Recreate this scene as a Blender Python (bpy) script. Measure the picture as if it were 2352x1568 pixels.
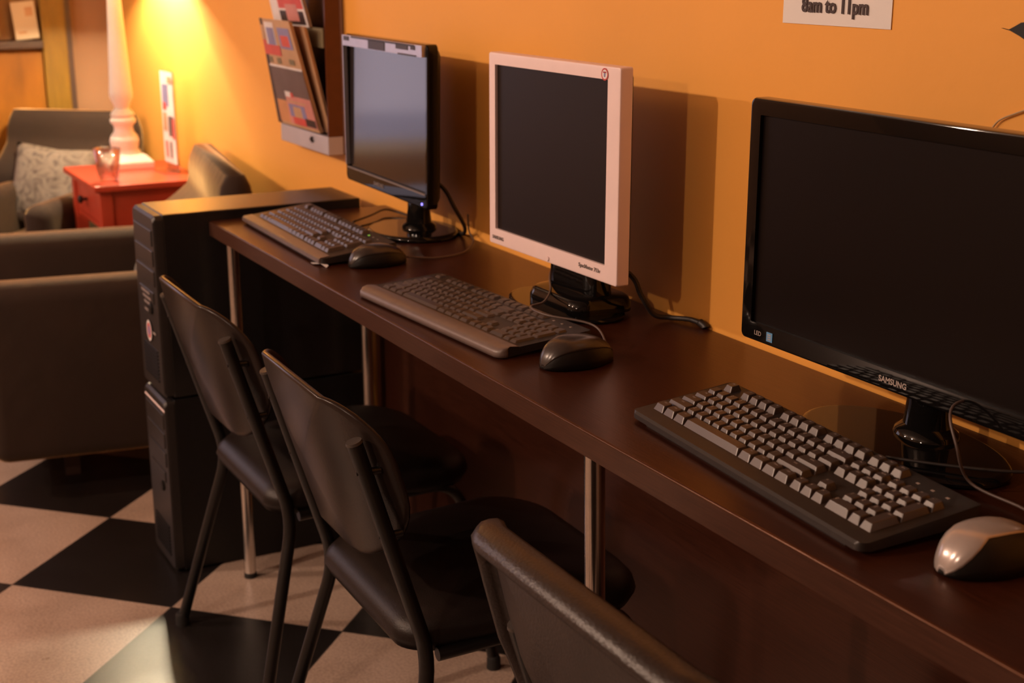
import bpy, bmesh, math, random
from mathutils import Vector, Matrix, Euler
random.seed(7)
S = bpy.context.scene
for o in list(bpy.data.objects): bpy.data.objects.remove(o, do_unlink=True)
C = S.collection
PI = math.pi
sin, cos, rad = math.sin, math.cos, math.radians

# ------------------------------------------------------------------ camera
YAW, PITCH = rad(61.515), rad(15.62)
cd = bpy.data.cameras.new('camera'); cam = bpy.data.objects.new('camera', cd); C.objects.link(cam)
fw = Vector((-sin(YAW)*cos(PITCH), cos(YAW)*cos(PITCH), -sin(PITCH)))
rt = Vector((cos(YAW), sin(YAW), 0)); up = rt.cross(fw)
cam.matrix_world = Matrix(((rt.x, up.x, -fw.x, 0), (rt.y, up.y, -fw.y, -1.276), (rt.z, up.z, -fw.z, 1.388), (0, 0, 0, 1)))
cd.sensor_width = 36; cd.lens = 48.65; cd.clip_start = .05
cd.dof.use_dof = True; cd.dof.focus_distance = 1.8; cd.dof.aperture_fstop = 6.3
S.camera = cam

# ------------------------------------------------------------------ world, lights, exposure
W = bpy.data.worlds.new('world'); S.world = W; W.use_nodes = True
W.node_tree.nodes['Background'].inputs[0].default_value = (.02, .016, .014, 1)
W.node_tree.nodes['Background'].inputs[1].default_value = .3
S.view_settings.view_transform = 'Standard'; S.view_settings.look = 'None'
S.view_settings.exposure = 0; S.view_settings.gamma = 1; S.view_settings.use_curve_mapping = False

def point(name, loc, power, col, r=.04):
    l = bpy.data.lights.new(name, 'POINT'); l.energy = power; l.color = col; l.shadow_soft_size = r
    o = bpy.data.objects.new(name, l); C.objects.link(o); o.location = loc
    return o
WARM = (1, .69, .51)
point('room_lamp_a', (-3.95, -3.05, 2.25), 116, WARM, .035)      # three small lamps hanging across the room
point('room_lamp_b', (-2.25, -3.05, 2.25), 122, WARM, .035)
point('room_lamp_c', (-0.65, -3.05, 1.95), 48, WARM, .045)
point('table_lamp_bulb', (-4.77, -.19, 1.452), 170, (1, .82, .54), .03)   # the bulb in the table lamp
wl = bpy.data.lights.new('window_daylight', 'AREA'); wl.shape = 'RECTANGLE'; wl.size = 1.2; wl.size_y = 1.2; wl.energy = 3; wl.color = (.95, .74, .74)
wo = bpy.data.objects.new('window_daylight', wl); C.objects.link(wo); wo.location = (-5.54, -1.65, 1.38); wo.rotation_euler = (0, rad(-90), 0)

# ------------------------------------------------------------------ materials
def nt(name):
    m = bpy.data.materials.new(name); m.use_nodes = True
    t = m.node_tree; return m, t, t.nodes['Principled BSDF']
def mat(name, col, rough=.5, metal=0, spec=.5, noise=0, nscale=40, bump=0, bscale=200, emit=None, es=1, trans=0, stretch=None, coat=0, sheen=0, alpha=1):
    m, t, b = nt(name)
    b.inputs['Base Color'].default_value = (*col, 1); b.inputs['Roughness'].default_value = rough
    b.inputs['Metallic'].default_value = metal; b.inputs['Specular IOR Level'].default_value = spec
    b.inputs['Transmission Weight'].default_value = trans; b.inputs['Coat Weight'].default_value = coat
    b.inputs['Sheen Weight'].default_value = sheen; b.inputs['Alpha'].default_value = alpha
    if sheen: b.inputs['Sheen Roughness'].default_value = .3; b.inputs['Sheen Tint'].default_value = (1, .62, .28, 1)
    if emit: b.inputs['Emission Color'].default_value = (*emit, 1); b.inputs['Emission Strength'].default_value = es
    L = t.links
    if noise or bump:
        tc = t.nodes.new('ShaderNodeTexCoord'); mp = t.nodes.new('ShaderNodeMapping'); L.new(tc.outputs['Object'], mp.inputs[0])
        if stretch: mp.inputs['Scale'].default_value = stretch
    if noise:
        n = t.nodes.new('ShaderNodeTexNoise'); n.inputs['Scale'].default_value = nscale; n.inputs['Detail'].default_value = 6
        L.new(mp.outputs[0], n.inputs[0])
        r = t.nodes.new('ShaderNodeValToRGB'); L.new(n.outputs[0], r.inputs[0])
        r.color_ramp.elements[0].position = .3; r.color_ramp.elements[1].position = .7
        r.color_ramp.elements[0].color = (*[c*(1-noise) for c in col], 1); r.color_ramp.elements[1].color = (*[min(1, c*(1+noise)) for c in col], 1)
        L.new(r.outputs[0], b.inputs['Base Color'])
    if bump:
        n2 = t.nodes.new('ShaderNodeTexNoise'); n2.inputs['Scale'].default_value = bscale; n2.inputs['Detail'].default_value = 4
        L.new(mp.outputs[0], n2.inputs[0])
        bp = t.nodes.new('ShaderNodeBump'); bp.inputs['Strength'].default_value = bump; bp.inputs['Distance'].default_value = .004
        L.new(n2.outputs[0], bp.inputs['Height']); L.new(bp.outputs[0], b.inputs['Normal'])
    return m

def floor_mat():
    m, t, b = nt('checker_vinyl'); L = t.links; N = t.nodes.new
    tc = N('ShaderNodeTexCoord'); sp = N('ShaderNodeSeparateXYZ'); L.new(tc.outputs['Object'], sp.inputs[0])
    th = .791; s = .407; ox, oy = -3.383, -.612
    def math_(op, a, b_=None):
        n = N('ShaderNodeMath'); n.operation = op
        for i, v in enumerate((a, b_)):
            if v is None: continue
            if isinstance(v, (int, float)): n.inputs[i].default_value = v
            else: L.new(v, n.inputs[i])
        return n.outputs[0]
    x = math_('SUBTRACT', sp.outputs[0], ox); y = math_('SUBTRACT', sp.outputs[1], oy)
    u = math_('ADD', math_('MULTIPLY', x, cos(th)/s), math_('MULTIPLY', y, sin(th)/s))
    v = math_('ADD', math_('MULTIPLY', x, sin(th)/s), math_('MULTIPLY', y, -cos(th)/s))
    par = math_('FLOORED_MODULO', math_('ADD', math_('FLOOR', u), math_('FLOOR', v)), 2)
    def seam(w): return math_('LESS_THAN', math_('ABSOLUTE', math_('SUBTRACT', math_('FRACT', w), .5)), .496)
    sm = math_('MULTIPLY', seam(u), seam(v))
    n = N('ShaderNodeTexNoise'); n.inputs['Scale'].default_value = 170; n.inputs['Detail'].default_value = 3; L.new(tc.outputs['Object'], n.inputs[0])
    n3 = N('ShaderNodeTexNoise'); n3.inputs['Scale'].default_value = 6; n3.inputs['Detail'].default_value = 5; L.new(tc.outputs['Object'], n3.inputs[0])
    def ramp(src, c0, c1, p0=.38, p1=.62):
        r = N('ShaderNodeValToRGB'); L.new(src, r.inputs[0]); e = r.color_ramp.elements
        e[0].position = p0; e[1].position = p1; e[0].color = (*c0, 1); e[1].color = (*c1, 1); return r.outputs[0]
    light = ramp(n.outputs[0], (.42, .31, .25), (.55, .42, .335)); dark = ramp(n.outputs[0], (.010, .008, .0075), (.018, .015, .0145))
    mx = N('ShaderNodeMix'); mx.data_type = 'RGBA'; L.new(par, mx.inputs[0]); L.new(dark, mx.inputs[6]); L.new(light, mx.inputs[7])
    wear = ramp(n3.outputs[0], (.82, .8, .78), (1, 1, 1), .35, .6)
    m2 = N('ShaderNodeMix'); m2.data_type = 'RGBA'; m2.blend_type = 'MULTIPLY'; m2.inputs[0].default_value = 1
    L.new(mx.outputs[2], m2.inputs[6]); L.new(wear, m2.inputs[7])
    m3 = N('ShaderNodeMix'); m3.data_type = 'RGBA'; L.new(sm, m3.inputs[0]); m3.inputs[6].default_value = (.05, .04, .035, 1); L.new(m2.outputs[2], m3.inputs[7])
    L.new(m3.outputs[2], b.inputs['Base Color'])
    rr = N('ShaderNodeMapRange'); L.new(n3.outputs[0], rr.inputs[0]); rr.inputs[3].default_value = .24; rr.inputs[4].default_value = .35
    L.new(rr.outputs[0], b.inputs['Roughness'])
    bp = N('ShaderNodeBump'); bp.inputs['Strength'].default_value = .06; bp.inputs['Distance'].default_value = .002
    n4 = N('ShaderNodeTexNoise'); n4.inputs['Scale'].default_value = 60; L.new(tc.outputs['Object'], n4.inputs[0]); L.new(n4.outputs[0], bp.inputs['Height']); L.new(bp.outputs[0], b.inputs['Normal'])
    return m

def pattern_mat(name, cols, scale=9):
    m, t, b = nt(name); L = t.links
    tc = t.nodes.new('ShaderNodeTexCoord'); n = t.nodes.new('ShaderNodeTexNoise'); n.inputs['Scale'].default_value = scale
    n.inputs['Detail'].default_value = 5; n.inputs['Distortion'].default_value = 1.6
    L.new(tc.outputs['Object'], n.inputs[0]); r = t.nodes.new('ShaderNodeValToRGB'); L.new(n.outputs[0], r.inputs[0])
    e = r.color_ramp.elements
    while len(e) < len(cols): e.new(.5)
    for i, c in enumerate(cols): e[i].position = .3+.4*i/(len(cols)-1); e[i].color = (*c, 1)
    L.new(r.outputs[0], b.inputs['Base Color']); b.inputs['Roughness'].default_value = .9
    return m

def clear(name, col, k):
    m, t, b = nt(name); g = t.nodes.new('ShaderNodeBsdfGlossy'); g.inputs['Roughness'].default_value = .05
    tr = t.nodes.new('ShaderNodeBsdfTransparent'); tr.inputs[0].default_value = (*col, 1); mx = t.nodes.new('ShaderNodeMixShader')
    lw = t.nodes.new('ShaderNodeLayerWeight'); lw.inputs[0].default_value = .35; ad = t.nodes.new('ShaderNodeMath'); ad.operation = 'MULTIPLY_ADD'
    ad.inputs[1].default_value = .6; ad.inputs[2].default_value = k*.3; t.links.new(lw.outputs[0], ad.inputs[0]); t.links.new(ad.outputs[0], mx.inputs[0])
    t.links.new(tr.outputs[0], mx.inputs[1]); t.links.new(g.outputs[0], mx.inputs[2]); t.links.new(mx.outputs[0], t.nodes['Material Output'].inputs[0]); return m
M = {}
M['wall'] = mat('orange_wall_paint', (.88, .41, .078), .55, spec=.3, noise=.035, nscale=2.2, bump=.12, bscale=55)
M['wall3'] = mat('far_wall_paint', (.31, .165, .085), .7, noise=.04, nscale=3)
M['wall2'] = mat('room_wall_paint', (.22, .14, .09), .7, noise=.04, nscale=3)
M['ceil'] = mat('ceiling_paint', (.30, .24, .20), .8, noise=.03, nscale=3)
M['floor'] = floor_mat()
M['wood'] = mat('dark_wenge_laminate', (.036, .0105, .0055), .30, spec=.6, noise=.30, nscale=7, stretch=(2.2, 60, 60), bump=.05, bscale=7)
M['wood'].node_tree.nodes['Principled BSDF'].inputs['Specular Tint'].default_value = (1, .52, .32, 1)
M['edge'] = mat('wenge_edge_band', (.060, .024, .014), .38, noise=.25, nscale=8, stretch=(2, 60, 60))
M['chrome'] = mat('brushed_chrome', (.72, .70, .68), .2, 1, noise=.05, nscale=30)
M['blk'] = mat('black_plastic', (.009, .008, .0078), .42, spec=.35, noise=.1, nscale=90, bump=.03, bscale=500)
M['blkgloss'] = mat('gloss_black_plastic', (.005, .0045, .0045), .05, spec=.35, coat=.05, noise=.1, nscale=10)
M['towtop'] = mat('satin_black_steel', (.012, .011, .011), .27, spec=.7, noise=.1, nscale=40)
M['shell'] = mat('chair_shell_plastic', (.022, .0145, .012), .27, spec=.32, noise=.1, nscale=25, bump=.05, bscale=320)
M['tube'] = mat('black_enamel_tube', (.009, .0085, .0085), .33, noise=.15, nscale=60)
M['vinyl'] = mat('black_vinyl', (.012, .008, .007), .40, spec=.28, noise=.15, nscale=30, bump=.12, bscale=420)
M['leather'] = mat('dark_leatherette', (.024, .0165, .0145), .36, noise=.14, nscale=30, bump=.22, bscale=260)
M['cap'] = mat('plastic_end_cap', (.05, .04, .035), .4, noise=.1)
M['rubber'] = mat('black_rubber', (.012, .011, .011), .7, noise=.1)
M['key'] = mat('key_plastic', (.050, .034, .029), .34, spec=.8, noise=.08, nscale=60)
M['keyleg'] = mat('key_legend_print', (.34, .28, .25), .6, noise=.05)
M['kb'] = mat('keyboard_body_plastic', (.022, .018, .017), .40, noise=.1, nscale=60, bump=.03, bscale=600)
M['kbs'] = mat('keyboard_front_strip', (.15, .11, .098), .38, noise=.06, nscale=60)
M['silver'] = mat('silver_bezel_plastic', (.88, .71, .70), .42, noise=.02, nscale=20)
M['silverp'] = mat('silver_mouse_paint', (.50, .45, .43), .22, .35, noise=.03, nscale=60)
M['msgrey'] = mat('grey_mouse_plastic', (.040, .031, .028), .26, noise=.06, nscale=60)
M['metalf'] = mat('bare_panel_metal', (.50, .48, .52), .36, .8, noise=.05)
M['scr1'] = mat('matte_screen_glass', (.006, .0045, .005), .12, spec=.9, noise=.05, nscale=4)
M['scr2'] = mat('matte_screen_dark', (.014, .0085, .007), .45, spec=.2, noise=.05, nscale=4)
M['scr3'] = mat('dark_screen', (.006, .0035, .003), .35, spec=.15, noise=.05, nscale=4)
M['ltxt'] = mat('pale_print', (.42, .36, .33), .5, noise=.02)
M['dtxt'] = mat('dark_print', (.05, .03, .03), .6, noise=.02)
M['gtxt'] = mat('grey_print', (.22, .18, .17), .6, noise=.02)
M['bluest'] = mat('blue_label', (.12, .33, .62), .5, noise=.03)
M['red'] = mat('red_print', (.55, .05, .04), .5, noise=.03)
M['paper'] = mat('white_paper', (.82, .79, .77), .8, noise=.015, nscale=6)
M['white'] = mat('white_enamel', (.82, .78, .70), .35, noise=.02)
M['redpaint'] = mat('red_table_paint', (.50, .060, .028), .30, noise=.08, nscale=12)
M['bronze'] = mat('dark_knob_metal', (.06, .045, .035), .35, .8, noise=.1)
M['fabric'] = mat('brown_slipcover', (.023, .0105, .005), .92, noise=.14, nscale=7, bump=.5, bscale=22, sheen=1)
M['floral'] = pattern_mat('floral_cushion_cloth', [(.035, .028, .024), (.15, .12, .10), (.22, .18, .15), (.085, .072, .064)], 16)
M['glass'] = clear('clear_glass', (.97, .95, .92), .5)
M['acryl'] = clear('clear_acrylic', (.93, .93, .95), .12)
M['smoke'] = mat('smoked_acrylic', (.19, .12, .11), .2, spec=.5, noise=.06)
M['rackshade'] = mat('shadow_brown_plastic', (.10, .026, .009), .4, noise=.08)  # the shadow on the wall beside the rack is put into this red-brown
M['rackg'] = mat('grey_rack_plastic', (.46, .43, .49), .25, noise=.08, nscale=8)
M['olive'] = mat('olive_painted_wood', (.20, .105, .004), .5, noise=.14, nscale=5, stretch=(20, 20, 2))
M['dwood'] = mat('orange_door_wood', (.27, .095, .005), .42, noise=.25, nscale=3, stretch=(4, 4, 1))
M['dark'] = mat('dark_stained_wood', (.06, .03, .02), .5, noise=.2, nscale=6)
M['dglass'] = mat('door_panel_tan', (.24, .11, .03), .4, noise=.12, nscale=5)
M['cream'] = mat('cream_paper', (.62, .52, .36), .8, noise=.05, nscale=8)
M['yell'] = mat('yellow_paper', (.36, .24, .08), .8, noise=.05, nscale=8)
M['cable'] = mat('black_cable_rubber', (.02, .016, .015), .45, noise=.1)
M['cableg'] = mat('grey_cable_rubber', (.10, .07, .06), .4, noise=.1)
M['bulb'] = mat('lit_bulb', (1, .9, .7), .4, emit=(1, .70, .40), es=60)
M['sky'] = mat('evening_sky_glass', (.1, .1, .12), .5, emit=(.60, .52, .72), es=1.25, noise=.02)
M['ledb'] = mat('blue_led', (.1, .1, .6), .4, emit=(.25, .2, 1), es=3)
M['ledg'] = mat('green_led', (.2, .5, .1), .4, emit=(.45, 1, .1), es=.8)
M['twine'] = mat('tan_string', (.55, .36, .18), .8, noise=.1, nscale=80)
pc = lambda n, c: mat(n, c, .45, noise=.12, nscale=14)
M['p_red'] = pc('print_red', (.62, .08, .07)); M['p_pink'] = pc('print_pink', (.60, .25, .22)); M['p_blue'] = pc('print_blue', (.22, .22, .42))
M['p_dark'] = pc('print_dark', (.03, .02, .02)); M['p_tan'] = pc('print_tan', (.52, .32, .18)); M['p_grey'] = pc('print_grey', (.12, .09, .09)); M['p_white'] = pc('print_white', (.78, .74, .74))
M['p_green'] = pc('print_olive', (.20, .17, .10)); M['p_or'] = pc('print_orange', (.60, .28, .12)); M['pages'] = pc('magazine_pages', (.50, .30, .17))
shade_m, t_, b_ = nt('lamp_shade_cloth')
b_.inputs['Base Color'].default_value = (.85, .72, .5, 1); b_.inputs['Roughness'].default_value = .9
tr_ = t_.nodes.new('ShaderNodeBsdfTranslucent'); tr_.inputs[0].default_value = (.9, .72, .45, 1)
mx_ = t_.nodes.new('ShaderNodeMixShader'); mx_.inputs[0].default_value = .34
t_.links.new(b_.outputs[0], mx_.inputs[1]); t_.links.new(tr_.outputs[0], mx_.inputs[2]); t_.links.new(mx_.outputs[0], t_.nodes['Material Output'].inputs[0])
M['shade'] = shade_m

# ------------------------------------------------------------------ helpers
def obj(name, bm, m, parent=None, smooth=False, loc=None, rot=None, bev=0, seg=3, sub=0, weld=False):
    if isinstance(bm, bpy.types.Mesh): me = bm
    else:
        bmesh.ops.recalc_face_normals(bm, faces=bm.faces)
        me = bpy.data.meshes.new(name); bm.to_mesh(me); bm.free()
        for mm in (m if isinstance(m, (list, tuple)) else [m]): me.materials.append(mm)
        if smooth:
            for p in me.polygons: p.use_smooth = True
            if smooth == 'auto': me.set_sharp_from_angle(angle=rad(38))
    o = bpy.data.objects.new(name, me); C.objects.link(o)
    if loc: o.location = loc
    if rot: o.rotation_euler = rot
    if parent: o.parent = parent
    if bev:
        b = o.modifiers.new('bevel', 'BEVEL'); b.width = bev; b.segments = seg; b.limit_method = 'ANGLE'; b.angle_limit = rad(40)
    if sub:
        s = o.modifiers.new('sub', 'SUBSURF'); s.levels = sub; s.render_levels = sub
    if bev or (smooth == 'auto'):
        for p in me.polygons: p.use_smooth = True
        w = o.modifiers.new('wn', 'WEIGHTED_NORMAL'); w.keep_sharp = True
    return o
def thing(name, label, cat, loc=(0, 0, 0), rotz=0, group=None):
    o = bpy.data.objects.new(name, None); C.objects.link(o); o.location = loc; o.rotation_euler = (0, 0, rotz); o.empty_display_size = .05
    return tag(o, label, cat, group)
def tag(o, label, cat, group=None):
    o['label'] = label; o['category'] = cat
    if group: o['group'] = group
    return o
def struct(name, bm, m, parent=None, **k):
    o = obj(name, bm, m, parent, **k)
    if not parent: o['kind'] = 'structure'
    return o
def box(bm, x0, x1, y0, y1, z0, z1, mi=0):
    vs = [bm.verts.new((x, y, z)) for x in (x0, x1) for y in (y0, y1) for z in (z0, z1)]
    for f in ((0, 1, 3, 2), (4, 6, 7, 5), (0, 4, 5, 1), (2, 3, 7, 6), (0, 2, 6, 4), (1, 5, 7, 3)):
        fc = bm.faces.new([vs[i] for i in f]); fc.material_index = mi
    return bm
def B(*a): return box(bmesh.new(), *a)
def rings(bm, rs, closed=True, cap0=True, cap1=True, mi=0):
    V = [[bm.verts.new(p) for p in r] for r in rs]; n = len(rs[0])
    for a, b in zip(V, V[1:]):
        for i in range(n if closed else n-1):
            f = bm.faces.new((a[i], a[(i+1) % n], b[(i+1) % n], b[i])); f.material_index = mi
    if cap0: bm.faces.new(V[0][::-1]).material_index = mi
    if cap1: bm.faces.new(V[-1]).material_index = mi
    return bm
def smooth_path(pts, n=8):
    P = [Vector(p) for p in pts]
    if len(P) < 3: return P
    out = []
    E_ = [P[0]*2-P[1]] + P + [P[-1]*2-P[-2]]
    for i in range(1, len(E_)-2):
        a, b, c, d = E_[i-1:i+3]
        for k in range(n):
            t = k/n
            out.append(.5*((2*b)+(c-a)*t+(2*a-5*b+4*c-d)*t*t+(3*b-a-3*c+d)*t**3))
    out.append(P[-1]); return out
def fillet(pts, r, n=6):
    P = [Vector(p) for p in pts]; out = [P[0]]
    for a, b, c in zip(P, P[1:], P[2:]):
        u = (a-b).normalized(); v = (c-b).normalized(); d = min(r, (a-b).length*.45, (c-b).length*.45)
        p, q = b+u*d, b+v*d
        for k in range(n+1):
            t = k/n; out.append(p*(1-t)**2+b*2*t*(1-t)+q*t*t)
    out.append(P[-1]); return out
def tube(bm, pts, r, seg=12, mi=0):
    P = [Vector(p) for p in pts]; rs = []; T0 = (P[1]-P[0]).normalized()
    N = T0.orthogonal().normalized()
    for i, p in enumerate(P):
        T = ((P[min(i+1, len(P)-1)]-P[max(i-1, 0)])).normalized()
        N = (N-T*N.dot(T)).normalized(); Bn = T.cross(N)
        rr = r[i] if isinstance(r, (list, tuple)) else r
        rs.append([p+N*cos(2*PI*k/seg)*rr+Bn*sin(2*PI*k/seg)*rr for k in range(seg)])
    return rings(bm, rs, mi=mi)
def lathe(bm, prof, seg=32, cx=0, cy=0, cap=True):
    rs = [[(cx+r*cos(2*PI*k/seg), cy+r*sin(2*PI*k/seg), z) for k in range(seg)] for r, z in prof]
    return rings(bm, rs, cap0=cap, cap1=cap)
def rrect(w, h, r, n=6):
    """rounded-rectangle outline, counter-clockwise; r may be one radius or four (br, tr, tl, bl)"""
    if not isinstance(r, (list, tuple)): r = (r,)*4
    out = []
    for (sx, sy, a0), q in zip(((1, -1, -90), (1, 1, 0), (-1, 1, 90), (-1, -1, 180)), r):
        cx, cy = sx*(w/2-q), sy*(h/2-q)
        for k in range(n+1):
            a = rad(a0+90*k/n); out.append((cx+q*cos(a), cy+q*sin(a)))
    return out
def text_mesh(bm, s, size, mtx, bold=0, mi=0, align='CENTER', ext=.0003):
    cu = bpy.data.curves.new('t', 'FONT'); cu.body = s; cu.size = size; cu.align_x = align; cu.align_y = 'CENTER'; cu.offset = bold; cu.extrude = ext; cu.resolution_u = 3
    o = bpy.data.objects.new('t', cu); C.objects.link(o)
    dg = bpy.context.evaluated_depsgraph_get(); me = bpy.data.meshes.new_from_object(o.evaluated_get(dg))
    k = len(bm.faces); tmp = bmesh.new(); tmp.from_mesh(me); tmp.transform(mtx)
    mp = {v: bm.verts.new(v.co) for v in tmp.verts}
    for f in tmp.faces:
        try: bm.faces.new([mp[v] for v in f.verts]).material_index = mi
        except ValueError: pass
    tmp.free(); bpy.data.objects.remove(o); bpy.data.curves.remove(cu); bpy.data.meshes.remove(me)
    return bm
FACE = Matrix(((1, 0, 0, 0), (0, 0, -1, 0), (0, 1, 0, 0), (0, 0, 0, 1)))     # text standing upright, read from -y
def face_at(x, y, z): return Matrix.Translation((x, y, z)) @ FACE
def cable(name, pts, r, m, parent=None, n=8):
    return obj(name, tube(bmesh.new(), smooth_path(pts, n), r, 8), m, parent, smooth=True)
def slab(bm, out, z0, z1, r, n=3, mi=0):
    """outline extruded in z with a rounded rim of radius r"""
    cx = sum(p[0] for p in out)/len(out); cy = sum(p[1] for p in out)/len(out); rs = []
    ww = max(abs(p[0]-cx) for p in out); hh = max(abs(p[1]-cy) for p in out)
    def ring(ins, z): return [(cx+(x-cx)*(1-ins/ww), cy+(y-cy)*(1-ins/hh), z) for x, y in out]
    for k in range(n+1):
        a = PI/2*k/n; rs.append(ring(r*(1-sin(a)), z0+r*(1-cos(a))))
    for k in range(n+1):
        a = PI/2*k/n; rs.append(ring(r*(1-cos(a)), z1-r*(1-sin(a))))
    return rings(bm, rs, mi=mi)

H = .822          # desk top height

# ------------------------------------------------------------------ setting
XF, XR, YN, ZC = -5.6, 1.5, -4.3, 2.6
struct('floor', B(XF-.1, XR+.1, YN-.1, .1, -.1, 0), M['floor'])
struct('ceiling', B(XF-.1, XR+.1, YN-.1, .1, ZC, ZC+.1), M['ceil'])
struct('wall_right', B(XF-.1, XR+.1, 0, .1, 0, ZC), M['wall'])
struct('wall_near', B(XR, XR+.1, YN, 0, 0, ZC), M['wall2'])
struct('wall_left', B(XF-.1, XR+.1, YN-.1, YN, 0, ZC), M['wall2'])
bm = bmesh.new(); WY0, WY1, WZ0, WZ1 = -2.35, -1.0, .60, 2.0
box(bm, XF-.1, XF, YN, WY0, 0, ZC); box(bm, XF-.1, XF, WY1, 0, 0, ZC); box(bm, XF-.1, XF, WY0, WY1, 0, WZ0); box(bm, XF-.1, XF, WY0, WY1, WZ1, ZC)
struct('wall_far', bm, M['wall3'])
bm = bmesh.new()
for y0, y1, z0, z1 in ((WY0, WY0+.05, WZ0, WZ1), (WY1-.05, WY1, WZ0, WZ1), (WY0, WY1, WZ0, WZ0+.05), (WY0, WY1, WZ1-.05, WZ1), ((WY0+WY1)/2-.02, (WY0+WY1)/2+.02, WZ0, WZ1)): box(bm, XF-.08, XF-.02, y0, y1, z0, z1)
win = struct('window_1', bm, M['white'])
obj('window_pane', B(XF-.06, XF-.052, WY0+.03, WY1-.03, WZ0+.03, WZ1-.03), M['sky'], win)
# far-wall door with a deep frame, a ledge and a lower panel, at the left of the photograph
bm = bmesh.new()
box(bm, XF, XF+.045, -.285, -.195, 0, 2.1); box(bm, XF, XF+.045, -.93, -.84, 0, 2.1); box(bm, XF, XF+.045, -.93, -.195, 2.1, 2.19)
door = struct('door_1', bm, M['olive'], bev=.004)
obj('lower_panel', B(XF, XF+.02, -.84, -.285, .02, 1.035), M['dwood'], door)
obj('upper_panel', B(XF, XF+.012, -.84, -.285, 1.08, 2.1), M['dglass'], door)
obj('ledge', B(XF, XF+.06, -.84, -.285, 1.045, 1.075), M['dark'], door, bev=.004)
struct('shadow_strip_1', B(XF, XF+.03, -.195, -.172, 0, 2.1), M['dark'])  # dark strip standing in for the brown shadow edge beside the post
def card(name, w, h, base, rects, t=.0012):
    """upright card facing -y, origin at its lower left corner; rects = (x0,x1,z0,z1,material)"""
    bm = bmesh.new(); ms = [base]; box(bm, 0, w, 0, t, 0, h)
    for k_, (x0, x1, z0, z1, m) in enumerate(rects):
        if m not in ms: ms.append(m)
        vs = [bm.verts.new((x*w, -.0004-.00012*k_, z*h)) for x, z in ((x0, z0), (x1, z0), (x1, z1), (x0, z1))]
        bm.faces.new(vs).material_index = ms.index(m)
    return bm, ms
def far_paper(y0, y1, z0, z1, m, rects, name, label, tilt):
    bm, ms = card(name, y1-y0, z1-z0, m, rects); o = obj(name, bm, ms, loc=(XF+.05, y0, z0), rot=(rad(0), rad(-tilt), rad(90)))
    return tag(o, label, 'paper')
far_paper(-.38, -.295, 1.078, 1.215, M['cream'], [(.55, .9, .6, .85, M['p_tan']), (.15, .5, .15, .22, M['p_tan'])], 'notice_card', 'cream notice card standing on the dark door ledge beside olive post', 5)
far_paper(-.60, -.435, 1.078, 1.36, M['yell'], [(.1, .8, .1, .5, M['p_tan']), (.2, .6, .6, .9, M['p_green'])], 'poster_card', 'yellow poster card on the door ledge at the photo edge', 5)

# ------------------------------------------------------------------ desk
XD0, XD1, YD = -2.968, .35, -.426
desk = thing('computer_desk', 'long dark wenge computer desk with chrome tube legs along the orange wall', 'desk', (-1.3, -.2, 0))
def dk(o): o.matrix_parent_inverse = Matrix.Translation((1.3, .2, 0)); return o
dk(obj('desktop', B(XD0, XD1, YD, -.003, H-.034, H), M['wood'], desk, bev=.003, seg=3))
dk(obj('edge_band', B(XD0+.001, XD1-.001, YD-.0012, YD+.002, H-.0325, H-.0022), M['edge'], desk))
dk(obj('modesty_panel', B(-2.93, XD1-.02, -.052, -.036, .03, H-.034), M['wood'], desk))
for lx, ly, tilt in ((-2.875, -.405, 0), (-2.885, -.095, 0), (-1.388, -.405, .026), (-.64, -.405, 0), (-.64, -.095, 0), (.25, -.405, 0), (.25, -.095, 0)):
    bm = bmesh.new(); rings(bm, [[(lx+f*tilt+.0135*cos(2*PI*k/24), ly+.0135*sin(2*PI*k/24), z) for k in range(24)] for z, f in ((.012, 1), (H-.034, 0))])
    lg = dk(obj('leg', bm, M['chrome'], desk, smooth='auto'))
    bm = bmesh.new(); lathe(bm, [(.0145, 0), (.0145, .012)], 20, lx+tilt, ly); obj('foot_cap', bm, M['rubber'], lg)

# ------------------------------------------------------------------ PC towers
def tower(label, loc, top):
    t = thing('computer_tower', label, 'computer', loc, 0, 'two stacked computer towers')
    w, d, h = .18, .485, .421                      # local: x 0..-w, y 0 (front)..d, z 0..h
    obj('case', B(-w, 0, .022, d, .004, h), M['towtop'] if top else M['blk'], t, bev=.003, seg=2)
    out = rrect(w, h-.006, .012); bm = bmesh.new()
    rs = [[(x-w/2, y_, z+h/2+.001) for x, z in [(p[0]*s, p[1]*s) for p in out]] for y_, s in ((.022, 1), (.006, 1), (0, .97))]
    fp = obj('front_panel', rings(bm, rs), M['kb'], t, smooth='auto')
    for k in range(3):
        z = h-.035-.046*k
        obj('drive_bay_cover', B(-w+.014, -.014, -.003, .002, z-.036, z), M['kb'], fp, bev=.002, seg=2)
    obj('floppy_bay_cover', B(-w+.03, -.03, -.003, .002, h-.205, h-.178), M['kb'], fp, bev=.002, seg=2)
    bm = bmesh.new(); lathe(bm, [(.012, 0), (.012, .004), (.009, .006)], 20); bm.transform(Matrix.Translation((-.06, 0, .2)) @ Matrix.Rotation(PI/2, 4, 'X'))
    obj('power_button', bm, M['blk'], fp, smooth='auto')
    bm = bmesh.new()
    for k in range(9): box(bm, -w+.03, -.03, -.0025, .001, .035+.0085*k, .0395+.0085*k)
    obj('vent_slats', bm, M['blk'], fp)
    for x in (-w+.02, -.02):
        for y in (.05, d-.04): obj('foot', B(x-.012, x+.012, y-.012, y+.012, 0, .005), M['rubber'], t)
    return t, fp
TX = -2.970
t1, fp = tower('lower black computer tower standing on the floor at the desk end', (TX, -.553, 0), False)
bm = bmesh.new(); box(bm, -.176, -.004, -.001, .012, .392, .398); obj('front_lip', bm, M['silver'], fp, bev=.002)
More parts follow.
